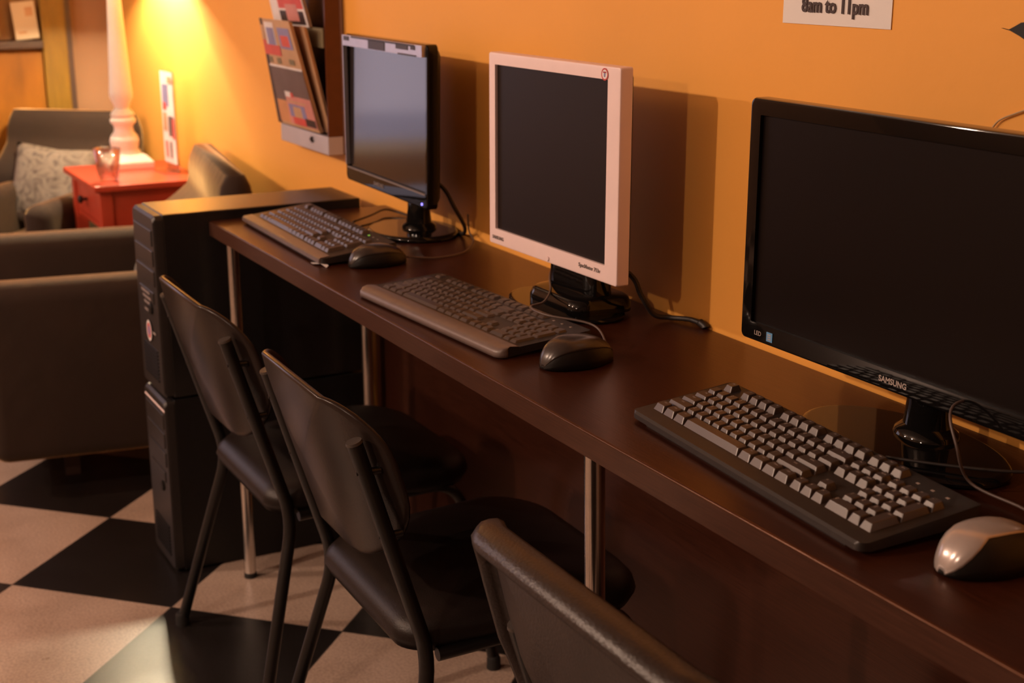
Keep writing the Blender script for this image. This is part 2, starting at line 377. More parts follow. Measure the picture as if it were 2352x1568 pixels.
t2, fp = tower('upper black computer tower with glossy top, stacked on another tower', (TX, -.551, .4225), True)
bm, ms = bmesh.new(), [M['p_white'], M['p_red'], M['p_blue'], M['ltxt']]
def disc(bm, x, z, r0, r1, y, mi, n=24, sy=1):
    a = [bm.verts.new((x+r0*cos(2*PI*k/n), y, z+sy*r0*sin(2*PI*k/n))) for k in range(n)]
    if r1 <= 0: bm.faces.new(a).material_index = mi; return
    b = [bm.verts.new((x+r1*cos(2*PI*k/n), y, z+sy*r1*sin(2*PI*k/n))) for k in range(n)]
    for k in range(n): bm.faces.new((a[k], a[(k+1) % n], b[(k+1) % n], b[k])).material_index = mi
disc(bm, -.085, .145, .021, .016, -.0036, 0, sy=1.15); disc(bm, -.085, .145, .016, .010, -.0036, 1, sy=1.15); disc(bm, -.085, .145, .010, 0, -.0036, 2, sy=1.15)
box(bm, -.05, -.028, -.0036, -.003, .146, .150, 3)
obj('round_sticker', bm, ms, fp)
bm = bmesh.new(); bm2 = None
for k, (x0, x1, z) in enumerate(((-.13, -.06, .232), (-.12, -.05, .220), (-.11, -.06, .208), (-.11, -.08, .19))): box(bm, x0, x1, -.0035, -.003, z, z+.006)
obj('printed_badge', bm, M['gtxt'], fp)

# ------------------------------------------------------------------ monitors
def monitor(name, label, loc, rotz, W_, H_, zb, bz, mats, tilt=0, depth=.05, r=.008):
    """origin on the desk under the panel centre; panel front at y=0, bottom at zb; bz=(left,right,top,bottom) bezel widths"""
    t = thing(name, label, 'monitor', loc, rotz)
    bl, br, bt, bb = bz; mb, ms, mshell = mats
    bm = bmesh.new()
    outer = [(x, z+zb+H_/2) for x, z in rrect(W_, H_, r)]
    iw, ih = W_-bl-br, H_-bt-bb; icx = (bl-br)/2; icz = zb+bb+ih/2
    inner = [(x+icx, z+icz) for x, z in rrect(iw, ih, .0015)]
    def sc(o, d): return [(x*(1-2*d/W_), zb+H_/2+(z-zb-H_/2)*(1-2*d/H_)) for x, z in o]
    P = lambda o, y: [(x, y, z) for x, z in o]
    rings(bm, [P(outer, .022), P(outer, .004), P(sc(outer, .0012), .0012), P(sc(outer, .004), 0), P(inner, .0005), P(inner, .006)], cap0=False, cap1=False)
    f = obj('bezel', bm, mb, t, smooth='auto')
    obj('screen', B(icx-iw/2-.001, icx+iw/2+.001, .0055, .012, icz-ih/2-.001, icz+ih/2+.001), ms, t)
    bm = bmesh.new(); o2 = sc(outer, .004)
    rings(bm, [P(o2, .013), P(sc(outer, .005), .024), P(sc(outer, .014), .033), P(sc(outer, .08), depth-.006), P(sc(outer, .12), depth+.006)])
    obj('rear_shell', bm, mshell, t, smooth='auto')
    if tilt:
        for c in t.children:
            c.matrix_parent_inverse = Matrix.Translation((0, .02, zb)) @ Matrix.Rotation(rad(-tilt), 4, 'X') @ Matrix.Translation((0, -.02, -zb))
    return t, f
def base_disc(t, rx, ry, cy, m, h=.012, z0=0, cx=0):
    bm = bmesh.new(); n = 48
    rs = [[(cx+rx*s*cos(2*PI*k/n), cy+ry*s*sin(2*PI*k/n), z) for k in range(n)] for s, z in ((.97, z0), (1, z0+.003), (1, z0+h*.55), (.975, z0+h*.85), (.93, z0+h))]
    return obj('base', rings(bm, rs), m, t, smooth='auto')
# right, large glossy monitor
m3, f = monitor('computer_monitor', 'largest gloss black monitor at the right edge, above the nearest keyboard', (-1.145, -.150, H), 0, .574, .318, .072, (.021, .021, .021, .026), (M['blkgloss'], M['scr3'], M['blkgloss']))
obj('logo', text_mesh(bmesh.new(), 'SAMSUNG', .0100, face_at(.0015, -.0006, .0850), .0002), M['ltxt'], f)
bm = text_mesh(bmesh.new(), 'LED', .0085, face_at(-.249, -.0006, .0845), 0); obj('printed_mark', bm, M['ltxt'], f)
bm = bmesh.new(); box(bm, -.231, -.219, -.0008, 0, .0785, .091, 0)
for k in range(3): box(bm, -.2285, -.2215, -.0011, -.0008, .081+.003*k, .0825+.003*k, 1)
obj('energy_label', bm, [M['bluest'], M['ltxt']], f)
base_disc(m3, .150, .088, .022, M['blkgloss'], .011)
bm = bmesh.new(); n = 28
rs = [[(.0+a*cos(2*PI*k/n), .062+b*sin(2*PI*k/n), z) for k in range(n)] for a, b, z in ((.043, .036, .010), (.041, .034, .017), (.031, .026, .024), (.029, .022, .05), (.034, .02, .10), (.04, .012, .13))]
obj('neck', rings(bm, rs), M['blkgloss'], m3, smooth='auto')
# middle silver monitor
m2, f = monitor('computer_monitor', 'silver framed square monitor in the middle with black rear shell', (-1.929, -.162, H), rad(1.2), .402, .330, .077, (.022, .034, .020, .028), (M['silver'], M['scr2'], M['blk']), depth=.06, r=.004)
obj('logo', text_mesh(bmesh.new(), 'SAMSUNG', .0085, face_at(-.168, -.0006, .090), .0001), M['gtxt'], f)
obj('model_text', text_mesh(bmesh.new(), 'SyncMaster 713v', .009, face_at(.125, -.0006, .0935), .0001), M['gtxt'], f)
bm = bmesh.new(); disc(bm, .160, .3945, .0092, .0070, -.0008, 1); disc(bm, .160, .3945, .0070, 0, -.0007, 0); box(bm, .1585, .1615, -.0012, -.0009, .3905, .3985, 2); box(bm, .156, .164, -.0012, -.0009, .3965, .3985, 1)
obj('round_sticker', bm, [M['p_white'], M['red'], M['p_blue']], f)
bm = bmesh.new(); lathe(bm, [(.004, 0), (.004, .002)], 14); bm.transform(Matrix.Translation((0, 0, .085)) @ Matrix.Rotation(PI/2, 4, 'X')); obj('power_button', bm, M['silver'], f)
base_disc(m2, .135, .078, .035, M['blkgloss'], .008)
bm = bmesh.new(); n = 8
rs = [[(.028+x*sx, .045+y*sy, z) for x, y in rrect(.165, .12, .03)] for sx, sy, z in ((1, 1, .008), (1, 1, .020), (.97, .93, .030), (.92, .84, .034), (.84, .40, .037), (.80, .3, .16))]
obj('neck', rings(bm, rs), M['blkgloss'], m2, smooth='auto')
# left monitor with its top bezel missing
m1, f = monitor('computer_monitor', 'leftmost monitor with broken top bezel and greyish reflecting screen', (-2.655, -.140, H), rad(-1.5), .452, .318, .083, (.012, .012, .004, .030), (M['blkgloss'], M['scr1'], M['blk']), tilt=1.0, depth=.055, r=.012)
bm = bmesh.new(); z1 = .083+.318
box(bm, -.214, .217, -.0030, .006, z1-.024, z1-.002, 0); box(bm, -.217, -.2135, -.003, .006, .118, z1-.002, 0)
for x0, x1, a, b in ((-.16, .18, .006, .0025), (-.06, .03, .023, .005), (.09, .15, .014, .0035), (-.205, -.175, .013, .004), (.10, .19, .0245, .0215), (.165, .185, .012, .004)): box(bm, x0, x1, -.0042, -.003, z1-a, z1-b, 1)
obj('bare_metal_frame', bm, [M['metalf'], M['p_dark']], m1)
obj('lower_lip', B(-.215, .215, -.0012, .004, .111, .1135), M['gtxt'], f)
obj('logo', text_mesh(bmesh.new(), 'SAMSUNG', .012, face_at(-.03, -.0006, .097), .0002), M['gtxt'], f)
bm = bmesh.new(); lathe(bm, [(.0026, 0), (.0026, .0015)], 12); bm.transform(Matrix.Translation((.200, .0, .092)) @ Matrix.Rotation(PI/2, 4, 'X')); obj('power_led', bm, M['ledb'], f)
base_disc(m1, .115, .092, .05, M['blkgloss'], .012, cx=.03)
bm = bmesh.new(); n = 28
rs = [[(.03+a*cos(2*PI*k/n), .065+b*sin(2*PI*k/n), z) for k in range(n)] for a, b, z in ((.046, .036, .010), (.042, .034, .018), (.033, .026, .024), (.030, .022, .05), (.034, .02, .095), (.04, .012, .14))]
obj('neck', rings(bm, rs), M['blkgloss'], m1, smooth='auto')

# ------------------------------------------------------------------ keyboards
U_ = .01905
def key_mesh(w, d, legend, small=False):
    bm = bmesh.new(); bw, bd = w-.0012, d-.0012; tw, td = w-.0058, d-.0072
    a = rrect(bw, bd, .0012, 2); b = rrect(tw, td, .0018, 2)
    rings(bm, [[(x, y, 0) for x, y in a], [(x, y, .001) for x, y in a], [(x, y+.0017, .0086) for x, y in b], [(x*.93, y*.93+.0017, .0092) for x, y in b]])
    if legend:
        sz = .0062 if len(legend) == 1 else .0036
        text_mesh(bm, legend, sz, Matrix.Translation((-tw/2+.0034 if len(legend) == 1 else 0, td*.5-.0022, .0093)), 0, 1, ext=.00005)
    bmesh.ops.recalc_face_normals(bm, faces=bm.faces)
    me = bpy.data.meshes.new('key'); bm.to_mesh(me); bm.free(); me.materials.append(M['key']); me.materials.append(M['keyleg']); return me
def layout():
    L = []
    fx = [0]+[2+i for i in range(4)]+[6.5+i for i in range(4)]+[11+i for i in range(4)]+[15.25, 16.25, 17.25]
    fl = ['Esc']+['F%d' % i for i in range(1, 13)]+['Prt', 'Scr', 'Brk']
    for x, l in zip(fx, fl): L.append((x, 0, 1, 1, l))
    def row(y, ks):
        x = 0
        for w, l in ks: L.append((x, y, w, 1, l)); x += w
    row(1.35, [(1, c) for c in '`1234567890-=']+[(2, '<-')])
    row(2.35, [(1.5, 'Tab')]+[(1, c) for c in 'QWERTYUIOP[]']+[(1.5, '\\')])
    row(3.35, [(1.75, 'Caps')]+[(1, c) for c in "ASDFGHJKL;'"]+[(2.25, 'Enter')])
    row(4.35, [(2.25, 'Shift')]+[(1, c) for c in 'ZXCVBNM,./']+[(2.75, 'Shift')])
    row(5.35, [(1.25, 'Ctrl'), (1.25, 'Win'), (1.25, 'Alt'), (6.25, ''), (1.25, 'Alt'), (1.25, 'Win'), (1.25, 'Menu'), (1.25, 'Ctrl')])
    for y, r in ((1.35, ('Ins', 'Home', 'PgUp')), (2.35, ('Del', 'End', 'PgDn'))):
        for i, l in enumerate(r): L.append((15.25+i, y, 1, 1, l))
    L.append((16.25, 4.35, 1, 1, '^'))
    for i, l in enumerate('<v>'): L.append((15.25+i, 5.35, 1, 1, l))
    X = 18.5
    for y, r in ((1.35, 'N/*-'), (2.35, '789'), (3.35, '456'), (4.35, '123')):
        for i, l in enumerate(r): L.append((X+i, y, 1, 1, l))
    L.append((X+3, 2.35, 1, 2, '+')); L.append((X+3, 4.35, 1, 2, 'Ent')); L.append((X, 5.35, 2, 1, '0')); L.append((X+2, 5.35, 1, 1, '.'))
    return L
KEYS = [(k, key_mesh(k[2]*U_, k[3]*U_, k[4])) for k in layout()]
def keyboard(label, loc, rotz, w, d, zf, zb, style):
    """origin at the middle of the front edge on the desk; +y away from the sitter"""
    t = thing('keyboard', label, 'keyboard', loc, rotz)
    front = {'flat': .022, 'round': .036, 'strip': .026}[style]
    kd = 6.35*U_; ky0 = front+.001
    d = max(d, ky0+kd+.012)
    bm = bmesh.new()
    def zt(y): return zf+(zb-zf)*y/d
    if style == 'round': prof = [(0, .003), (-.003, .007), (0, .011), (.008, .0145), (.018, zt(.018)+.002), (.03, zt(.03)), (d-.006, zt(d)), (d, zt(d)-.004), (d, .012), (.03, .004)]
    else: prof = [(0, .005), (0, zf-.003), (.003, zf), (d-.005, zt(d)), (d, zt(d)-.005), (d, .012), (.012, .004)]
    n = 10; rs = []; rc = .012 if style != 'round' else .016
    for k in range(n+1):
        a = PI/2*k/n; ins = rc*(1-sin(a)); x = -w/2+rc*(1-cos(a)); rs.append((x, ins))
    xs = rs+[(-x, i) for x, i in reversed(rs)]
    rr = []
    for x, i in xs:
        rr.append([(x, min(max(y, i), d-i), z) for y, z in prof])
    obj('body', rings(bm, rr), M['kb'], t, smooth='auto')
    sl = math.atan2(zb-zf, d)
    if style == 'strip':
        obj('front_strip', rings(bmesh.new(), [[(x, -.001, .006), (x, -.001, zf-.002), (x, .0025, zf+.0012), (x, .021, zt(.021)+.0012), (x, .021, .006)] for x in (-w/2+.004, w/2-.004)]), M['kbs'], t, smooth='auto')
    if style == 'round':
        pr = [(-.0008, .0025), (-.0042, .007), (-.001, .0118), (.0075, .0155), (.018, zt(.018)+.0031), (.030, zt(.03)+.0012), (.034, zt(.034)+.0006)]
        rr = []
        for x, i in xs: rr.append([(x*1.002, max(y, i-.001), z) for y, z in pr])
        o = obj('wrist_rest', rings(bmesh.new(), rr, closed=False, cap0=False, cap1=False), M['kbs'], t, smooth=True)  # paler skin: the light on the front rounding is put into its colour
        so = o.modifiers.new('s', 'SOLIDIFY'); so.thickness = .001; so.offset = 0
    # the block of keys is 22.5 units wide
    x0 = -22.5*U_/2-(w-.448)*.0
    hz = {'flat': 1, 'round': .55, 'strip': .85}[style]
    for (kx, kyy, kw, kh, lg), me in KEYS:
        cx = x0+(kx+kw/2)*U_; cy = ky0+kd-(kyy+kh/2)*U_
        k = obj('key', me, None, t); k.location = (cx, cy, zt(cy)-.0015); k.rotation_euler = (sl, 0, 0); k.scale = (w/.458*.985, 1, hz)
    for i in range(3):
        lb = obj('status_light', B(-.0022, .0022, -.0015, .0015, 0, .0006), M['ledg'] if (style == 'strip' and i == 0) else M['keyleg'], t, loc=(x0+(19.2+i*1.2)*U_, ky0+kd-.5*U_, zt(ky0+kd-.5*U_)+.0001), rot=(sl, 0, 0))
    for sx in (-1, 1):
        obj('rear_foot', B(-.012, .012, d-.03, d-.018, 0, zb-.004), M['rubber'], t, loc=(sx*(w/2-.05), 0, 0))
    obj('front_foot', B(-w/2+.03, w/2-.03, .006, .016, 0, .006), M['rubber'], t)
    return t
kb3 = keyboard('nearest black keyboard with tall keys, below the largest monitor', (-1.158, -.370, H), rad(-4.2), .458, .15, .014, .030, 'flat')
kb2 = keyboard('grey keyboard with rounded wrist edge in front of the silver monitor', (-1.928, -.391, H), rad(3.7), .462, .155, .014, .022, 'round')
kb1 = keyboard('farthest keyboard with pale front strip by the stacked towers', (-2.660, -.374, H), rad(-1.2), .500, .152, .015, .032, 'strip')

# ------------------------------------------------------------------ mice
def mouse(label, loc, rotz, L_, Wd, Ht, cover, cord, cm):
    """back end at y=0, nose at y=L_"""
    t = thing('computer_mouse', label, 'mouse', loc, rotz)
    def sec(u, a0=0, a1=180, g=0, n=20):
        w = Wd/2*(max(0, 1-abs(2*u-1)**3.2))**.5*(1-.12*cos(2*PI*u))*(1 if u > 0 else 1)
        h = Ht*(max(0, 1-abs((u-.40)/(.60 if u > .4 else .40))**2.6))**.55
        h = max(h, .004+.010*(1 if .02 < u < .98 else 0)); w = max(w, .004)
        pts = []
        for k in range(n+1):
            a = rad(a0+(a1-a0)*k/n)
            c, s = cos(a), sin(a)
            pts.append(((w+g)*math.copysign(abs(c)**.7, c), u*L_, .002+(h+g)*abs(s)**.75))
        return pts
    us = [0, .008, .03, .07, .13, .2, .3, .4, .5, .6, .7, .8, .87, .93, .97, .992, 1]
    obj('body', rings(bmesh.new(), [sec(u) for u in us]), M['blk'], t, smooth=True)
    bm = bmesh.new(); U2 = [u for u in us if u < .99]
    a = [sec(u, *cover(u), .0007) for u in U2]; rings(bm, a, closed=False, cap0=False, cap1=False)
    o = obj('top_cover', bm, cm, t, smooth=True); so = o.modifiers.new('s', 'SOLIDIFY'); so.thickness = .0012; so.offset = -1
    h6 = Ht*.86
    obj('button_gap', B(-.0006, .0006, L_*.60, L_*.97, h6*.2, h6*.25), M['blk'], t)
    bm = bmesh.new(); lathe(bm, [(.010, -.004), (.0105, 0), (.010, .004)], 18); bm.transform(Matrix.Translation((0, L_*.72, Ht*.66)) @ Matrix.Rotation(PI/2, 4, 'Y')); obj('scroll_wheel', bm, M['rubber'], t, smooth='auto')
    c = cable('cord', cord, .0018, M['cableg'], t); c.matrix_parent_inverse = (Matrix.Translation(loc) @ Matrix.Rotation(rotz, 4, 'Z')).inverted()
    return t
def ev(u): return (20, 160)
mouse('silver and black mouse beside the nearest keyboard', (-.862, -.347, H), rad(-2), .122, .066, .041,
      lambda u: (62-50*max(0, .3-u)/.3, 178), [(-.862, -.225, H+.010), (-.885, -.19, H+.010), (-.93, -.16, H+.006), (-1.0, -.165, H+.012), (-1.006, -.185, H+.055), (-1.035, -.165, H+.09), (-1.03, -.10, H+.095)], M['silverp'])
mouse('dark grey mouse on bare desk right of the rounded grey keyboard', (-1.626, -.345, H), rad(6), .122, .066, .040, lambda u: (35, 165),
      [(-1.645, -.223, H+.012), (-1.70, -.215, H+.032), (-1.76, -.262, H+.040), (-1.815, -.258, H+.040), (-1.85, -.215, H+.035), (-1.915, -.165, H+.035), (-1.985, -.125, H+.045), (-1.995, -.10, H+.07), (-1.98, -.08, H+.08)], M['msgrey'])
mouse('dark grey mouse beside the farthest keyboard, front of leftmost monitor', (-2.372, -.335, H), rad(4), .118, .062, .038, lambda u: (35, 165),
      [(-2.372, -.218, H+.010), (-2.367, -.16, H+.003), (-2.387, -.09, H+.003), (-2.45, -.035, H+.008), (-2.50, -.02, H+.02), (-2.52, -.012, H+.05)], M['msgrey'])

# ------------------------------------------------------------------ loose cables on the desk, torn paper
tag(cable('power_cable', [(-1.90, -.095, H+.10), (-1.80, -.085, H+.075), (-1.778, -.078, H+.045), (-1.775, -.055, H+.012), (-1.765, -.03, H+.006), (-1.735, -.014, H+.008), (-1.71, -.010, H+.007), (-1.69, -.008, H-.0)][:7], .0042, M['cable']), 'thick black cable behind the silver monitor running along the desk', 'cable')
bm = tube(bmesh.new(), smooth_path([(-1.712, -.010, H+.008), (-1.700, -.009, H+.004), (-1.698, -.009, H+.002)], 4), .006, 10)
tag(obj('cable_plug', bm, M['cable'], smooth=True), 'small black plug end on the desk at the wall', 'plug')
tag(cable('video_cable', [(-2.60, -.075, H+.13), (-2.515, -.070, H+.11), (-2.487, -.06, H+.075), (-2.50, -.03, H+.03), (-2.54, -.015, H+.006), (-2.60, -.012, H+.004)], .004, M['cable']), 'black cable hanging from the back of the leftmost monitor', 'cable')
tag(cable('keyboard_cable', [(-2.745, -.175, H+.012), (-2.80, -.11, H+.012), (-2.84, -.06, H+.014), (-2.83, -.03, H+.006), (-2.77, -.02, H+.004)], .0022, M['cable']), 'thin black wire arching behind the farthest keyboard, rear of two', 'cable')
tag(cable('keyboard_cable', [(-2.70, -.175, H+.010), (-2.745, -.125, H+.006), (-2.79, -.08, H+.004), (-2.76, -.045, H+.003), (-2.69, -.03, H+.003)], .0022, M['cable']), 'thin black wire arching behind the farthest keyboard, nearer of two', 'cable')
tag(cable('monitor_cable', [(-1.02, -.085, H+.10), (-.995, -.085, H+.07), (-.975, -.075, H+.03), (-.95, -.05, H+.008), (-.88, -.02, H+.005)], .004, M['cable']), 'black cable hanging behind the largest monitor at the right', 'cable')
tag(cable('keyboard_cable', [(-1.10, -.195, H+.015), (-1.05, -.16, H+.016), (-1.0, -.12, H+.018), (-.96, -.075, H+.02), (-.93, -.05, H+.012), (-.88, -.045, H+.004)], .002, M['cable']), 'thin black wire crossing the base of the largest monitor', 'cable')
bm = bmesh.new(); pv = [(-2.452, -.382), (-2.430, -.386), (-2.415, -.376), (-2.395, -.372), (-2.40, -.366), (-2.425, -.368), (-2.445, -.372)]
rings(bm, [[(x, y, H+.0006+.002*(i % 3)+e) for i, (x, y) in enumerate(pv)] for e in (0, .0006)])
tag(obj('torn_label', bm, M['p_white']), 'torn white scrap under the corner of the farthest keyboard', 'paper')
# hanging wall cables below the desk, seen between tower and panel
tag(cable('hanging_cable', [(-3.13, -.012, .80), (-3.125, -.012, .55), (-3.135, -.012, .42), (-3.12, -.012, .36), (-3.14, -.012, .25), (-3.13, -.012, .1)], .006, M['cable']), 'black cable hanging down the wall behind the computer towers', 'cable')

# ------------------------------------------------------------------ chairs
def chair(label, x, y, rotz, padded=False, dz=0):
    t = thing('stacking_chair', label, 'chair', (x, y, 0), rotz, 'black stacking chairs at the desk')
    py = lambda z: -.105*(z-.40)/.345
    for s in (-1, 1):
        bm = bmesh.new(); zt_ = .745 if not padded else .66
        path = fillet([(s*.192, py(zt_), zt_), (s*.197, 0, .395), (s*.262, -.10, .008)], .05)
        lg = obj('rear_leg', tube(bm, path, .0115, 14), M['tube'], t, smooth='auto')
        bm = bmesh.new(); d_ = Vector((-s*.005, py(.745), .35)).normalized(); p0 = Vector((s*.192, py(zt_), zt_)); obj('end_cap', tube(bm, [p0-d_*.001, p0+d_*.003], [.0125, .0115], 14), M['cap'], lg, smooth='auto')
        bm = bmesh.new(); lathe(bm, [(.015, 0), (.0145, .022), (.012, .028)], 16, s*.262, -.10); obj('rubber_foot', bm, M['rubber'], lg, smooth='auto')
        bm = bmesh.new(); path = fillet([(s*.197, .012, .398), (s*.197, .34, .405), (s*.225, .40, .008)], .07, 8)
        lg = obj('front_leg', tube(bm, path, .0105, 14), M['tube'], t, smooth='auto')
        bm = bmesh.new(); lathe(bm, [(.0145, 0), (.014, .022), (.0115, .028)], 16, s*.225, .40); obj('rubber_foot', bm, M['rubber'], lg, smooth='auto')
    bm = bmesh.new(); tube(bm, [(-.197, .05, .40), (.197, .05, .40)], .009, 10); tube(bm, [(-.197, .30, .404), (.197, .30, .404)], .009, 10)
    obj('cross_bars', bm, M['tube'], t, smooth='auto')
    # padded seat
    out = [(px*(.86+.14*min(1, max(0, (py_+.21)/.15))), py_+.175) for px, py_ in rrect(.435, .425, (.055, .10, .10, .055), 8)]
    bm = bmesh.new(); rs = []
    def ring(ins, z, dip=0): return [(px*(1-ins/.21), .175+(q-.175)*(1-ins/.21), z+dip*(((q-.175)/.2)**2)*-1) for px, q in out]
    for ins, z in ((.03, .398), (.008, .402), (0, .420), (.004, .443), (.016, .457), (.04, .463), (.09, .466), (.15, .466)): rs.append(ring(ins, z, .012 if z > .44 else .004))
    obj('seat', rings(bm, rs), M['vinyl'], t, smooth=True)
    # curved back shell
    hgt = .268 if not padded else .31; zc = .663 if not padded else .638; wd = .425 if not padded else .53
    th = .011 if not padded else .034
    out = rrect(wd, hgt, (.133, .085, .085, .133) if not padded else (.14, .085, .085, .14), 10)
    def P(px, pz, s, off):
        X = px*s; Z = zc+pz*s
        taper = 1-.10*max(0, (zc-Z)/hgt*2)
        cur = (1.2*X*X+8*X**4 if not padded else .7*X*X+3*X**4)-.0055-(.012*(1-abs(pz*s)/(hgt/2)) if padded else 0)
        return (X*taper, py(Z)+cur+off, Z)
    off = th/2-.028 if not padded else -.018
    bm = bmesh.new(); rs = []
    SS = [.02, .2, .4, .6, .75, .87, .94]
    e = .985 if not padded else .975
    if padded:
        for s in (.02, .2, .4, .6, .75, .82): rs.append([P(a, b, s, -th/2+.013) for a, b in out])
        for s, d_ in ((.845, .012), (.855, .004), (.87, -.006), (.90, -.010), (.94, -.009)): rs.append([P(a, b, s, -th/2+d_) for a, b in out])
    else:
        for s in SS: rs.append([P(a, b, s, -th/2) for a, b in out])
    for s, o_ in ((e, -th/2), (.995, -th*.3), (1, 0), (.995, th*.3), (e, th/2)): rs.append([P(a, b, s, o_) for a, b in out])
    for s in SS[::-1]: rs.append([P(a, b, s, th/2*(1.0 if not padded else 1+.5*(1-s))) for a, b in out])
    for r_ in rs:
        for i, p in enumerate(r_): r_[i] = (p[0], p[1]+off, p[2])
    br = obj('backrest', rings(bm, rs), M['shell'] if not padded else M['leather'], t, smooth=True)
    if padded:
        sm = [P(a, b, .985, th/2*.55) for a, b in out]; pts = [Vector((p[0], p[1]+off, p[2])) for p in sm]; pts.append(pts[0])
        obj('seam', tube(bmesh.new(), pts, .0016, 6), M['vinyl'], br, smooth=True)
    for s in (-1, 1):
        for z in (.60, .70)[:0 if padded else 2]:
            bm = bmesh.new(); lathe(bm, [(.0055, -.034), (.0055, -.01), (.003, 0), (.0028, .0012), (.001, .002)], 12); bm.transform(Matrix.Translation((s*.1935, py(z)-.0115, z)) @ Matrix.Rotation(PI/2, 4, 'X')); obj('screw', bm, M['tube'], br, smooth='auto')
    return t
chair('farthest black stacking chair with smooth plastic shell back, beside the stacked towers', -2.455, -.508, rad(0))
chair('middle black stacking chair with smooth plastic shell back', -1.862, -.506, rad(-1))
chair('nearest black chair with padded leatherette back, cropped at the bottom', -1.050, -.516, rad(0), True)

# ------------------------------------------------------------------ wall brochure rack
RX0, RX1 = -3.545, -3.200
rk = thing('brochure_rack', 'smoky plastic brochure rack on the orange wall left of the leftmost monitor', 'rack', (RX0, 0, .912))
RW = RX1-RX0
obj('back_panel', B(0, RW, -.012, -.002, 0, .62), M['smoke'], rk, bev=.002)
for x in (0, RW-.005): obj('side_panel', B(x, x+.005, -.050, -.012, .045, .62), M['rackshade'], rk)
obj('bottom_plate', B(0, RW, -.052, -.012, 0, .045), M['rackg'], rk, bev=.002)
obj('pocket_front', B(.005, RW-.005, -.056, -.050, .258, .305), M['p_green'], rk, bev=.002)
obj('pocket_floor', B(.005, RW-.005, -.050, -.012, .258, .264), M['smoke'], rk)
bm = bmesh.new(); tube(bm, [(.24, -.054, .035), (.24, -.058, .030), (.243, -.054, .022)], .004, 8); obj('clip', bm, M['p_dark'], rk)
def leaning(label, bl, br, tr, tl, base, rects, pages):
    """magazine leaning out of a pocket: four world corners of its cover, curled between them"""
    o0 = Vector(bl); t = thing('magazine', label, 'magazine', o0, 0, 'magazines in the brochure rack')
    A, Bq, Cq, D = (Vector(p)-o0 for p in (bl, br, tr, tl)); nrm = Vector((0, 1, 0))
    P = lambda u, v, d: (A*(1-u)+Bq*u)*(1-v)+(D*(1-u)+Cq*u)*v+nrm*d
    def sheet(bm, u0, u1, v0, v1, d0, d1, mi, n=6):
        for d, fl in ((d0, 0), (d1, 1)):
            V = [[bm.verts.new(P(u0+(u1-u0)*i/n, v0+(v1-v0)*j/n, d)) for j in range(n+1)] for i in range(n+1)]
            for i in range(n):
                for j in range(n):
                    f = bm.faces.new((V[i][j], V[i+1][j], V[i+1][j+1], V[i][j+1])); f.material_index = mi
            if d0 == d1: return
            if fl == 0: V0 = V
        E0 = [V0[i][0] for i in range(n+1)]+[V0[n][j] for j in range(1, n+1)]+[V0[i][n] for i in range(n-1, -1, -1)]+[V0[0][j] for j in range(n-1, 0, -1)]
        E1 = [V[i][0] for i in range(n+1)]+[V[n][j] for j in range(1, n+1)]+[V[i][n] for i in range(n-1, -1, -1)]+[V[0][j] for j in range(n-1, 0, -1)]
        for k in range(len(E0)): bm.faces.new((E0[k], E0[(k+1) % len(E0)], E1[(k+1) % len(E0)], E1[k])).material_index = mi
    bm, ms = bmesh.new(), [base]; sheet(bm, 0, 1, 0, 1, 0, .0012, 0)
    for k_, (x0, x1, z0, z1, m) in enumerate(rects):
        if m not in ms: ms.append(m)
        dd = -.0004-.00012*k_; sheet(bm, x0, x1, z0, z1, dd, dd, ms.index(m))
    obj('cover', bm, ms, t)
    bm = bmesh.new(); sheet(bm, .005, .995, .003, .993, .0014, .0014+pages, 0); obj('pages', bm, M['pages'], t)
    return t
leaning('magazine with grey and red printed cover leaning out of the lower rack pocket', (-3.548, -.056, .960), (-3.243, -.056, .962), (-3.243, -.126, 1.234), (-3.548, -.097, 1.230), M['p_tan'],
        [(0, .1, 0, 1, M['p_dark']), (0, .1, .66, .80, M['p_red']), (0, .1, .80, .94, M['pages']), (.14, .44, .72, .97, M['p_white']), (.18, .42, .76, .92, M['p_blue']), (.55, .92, .74, .93, M['p_blue']), (.6, .85, .76, .86, M['p_red']), (.10, .52, .665, .76, M['p_red']), (.12, .2, .59, .645, M['p_green']), (.34, .46, .59, .645, M['p_green']), (.7, .85, .60, .65, M['p_green']), (.08, 1, .555, .575, M['p_white']), (.1, 1, .22, .555, M['p_grey']), (.1, .36, .03, .24, M['p_or']), (.36, 1, .03, .30, M['p_pink']), (.36, .52, .285, .335, M['p_white']), (.5, .58, .285, .33, M['p_red']), (.38, .85, .235, .25, M['p_tan']), (.40, .80, .10, .22, M['p_blue']), (.5, .7, .06, .2, M['p_tan']), (.45, .75, .03, .10, M['p_red']), (.75, .98, .04, .11, M['p_dark'])], .007)
leaning('tan paged magazine tucked behind the front one in the lower rack pocket', (-3.540, -.036, .962), (-3.222, -.036, .962), (-3.222, -.096, 1.222), (-3.540, -.078, 1.215), M['pages'], [(.1, .9, .1, .9, M['p_tan'])], .006)
leaning('pink and white magazine in the upper rack pocket, cut by the frame', (-3.52, -.064, 1.212), (-3.27, -.064, 1.216), (-3.27, -.135, 1.49), (-3.52, -.12, 1.49), M['p_white'],
        [(.25, .98, .16, .26, M['p_red']), (.25, .95, .28, .7, M['p_pink']), (.25, .95, .02, .14, M['p_dark']), (.45, .8, .05, .2, M['p_pink'])], .008)

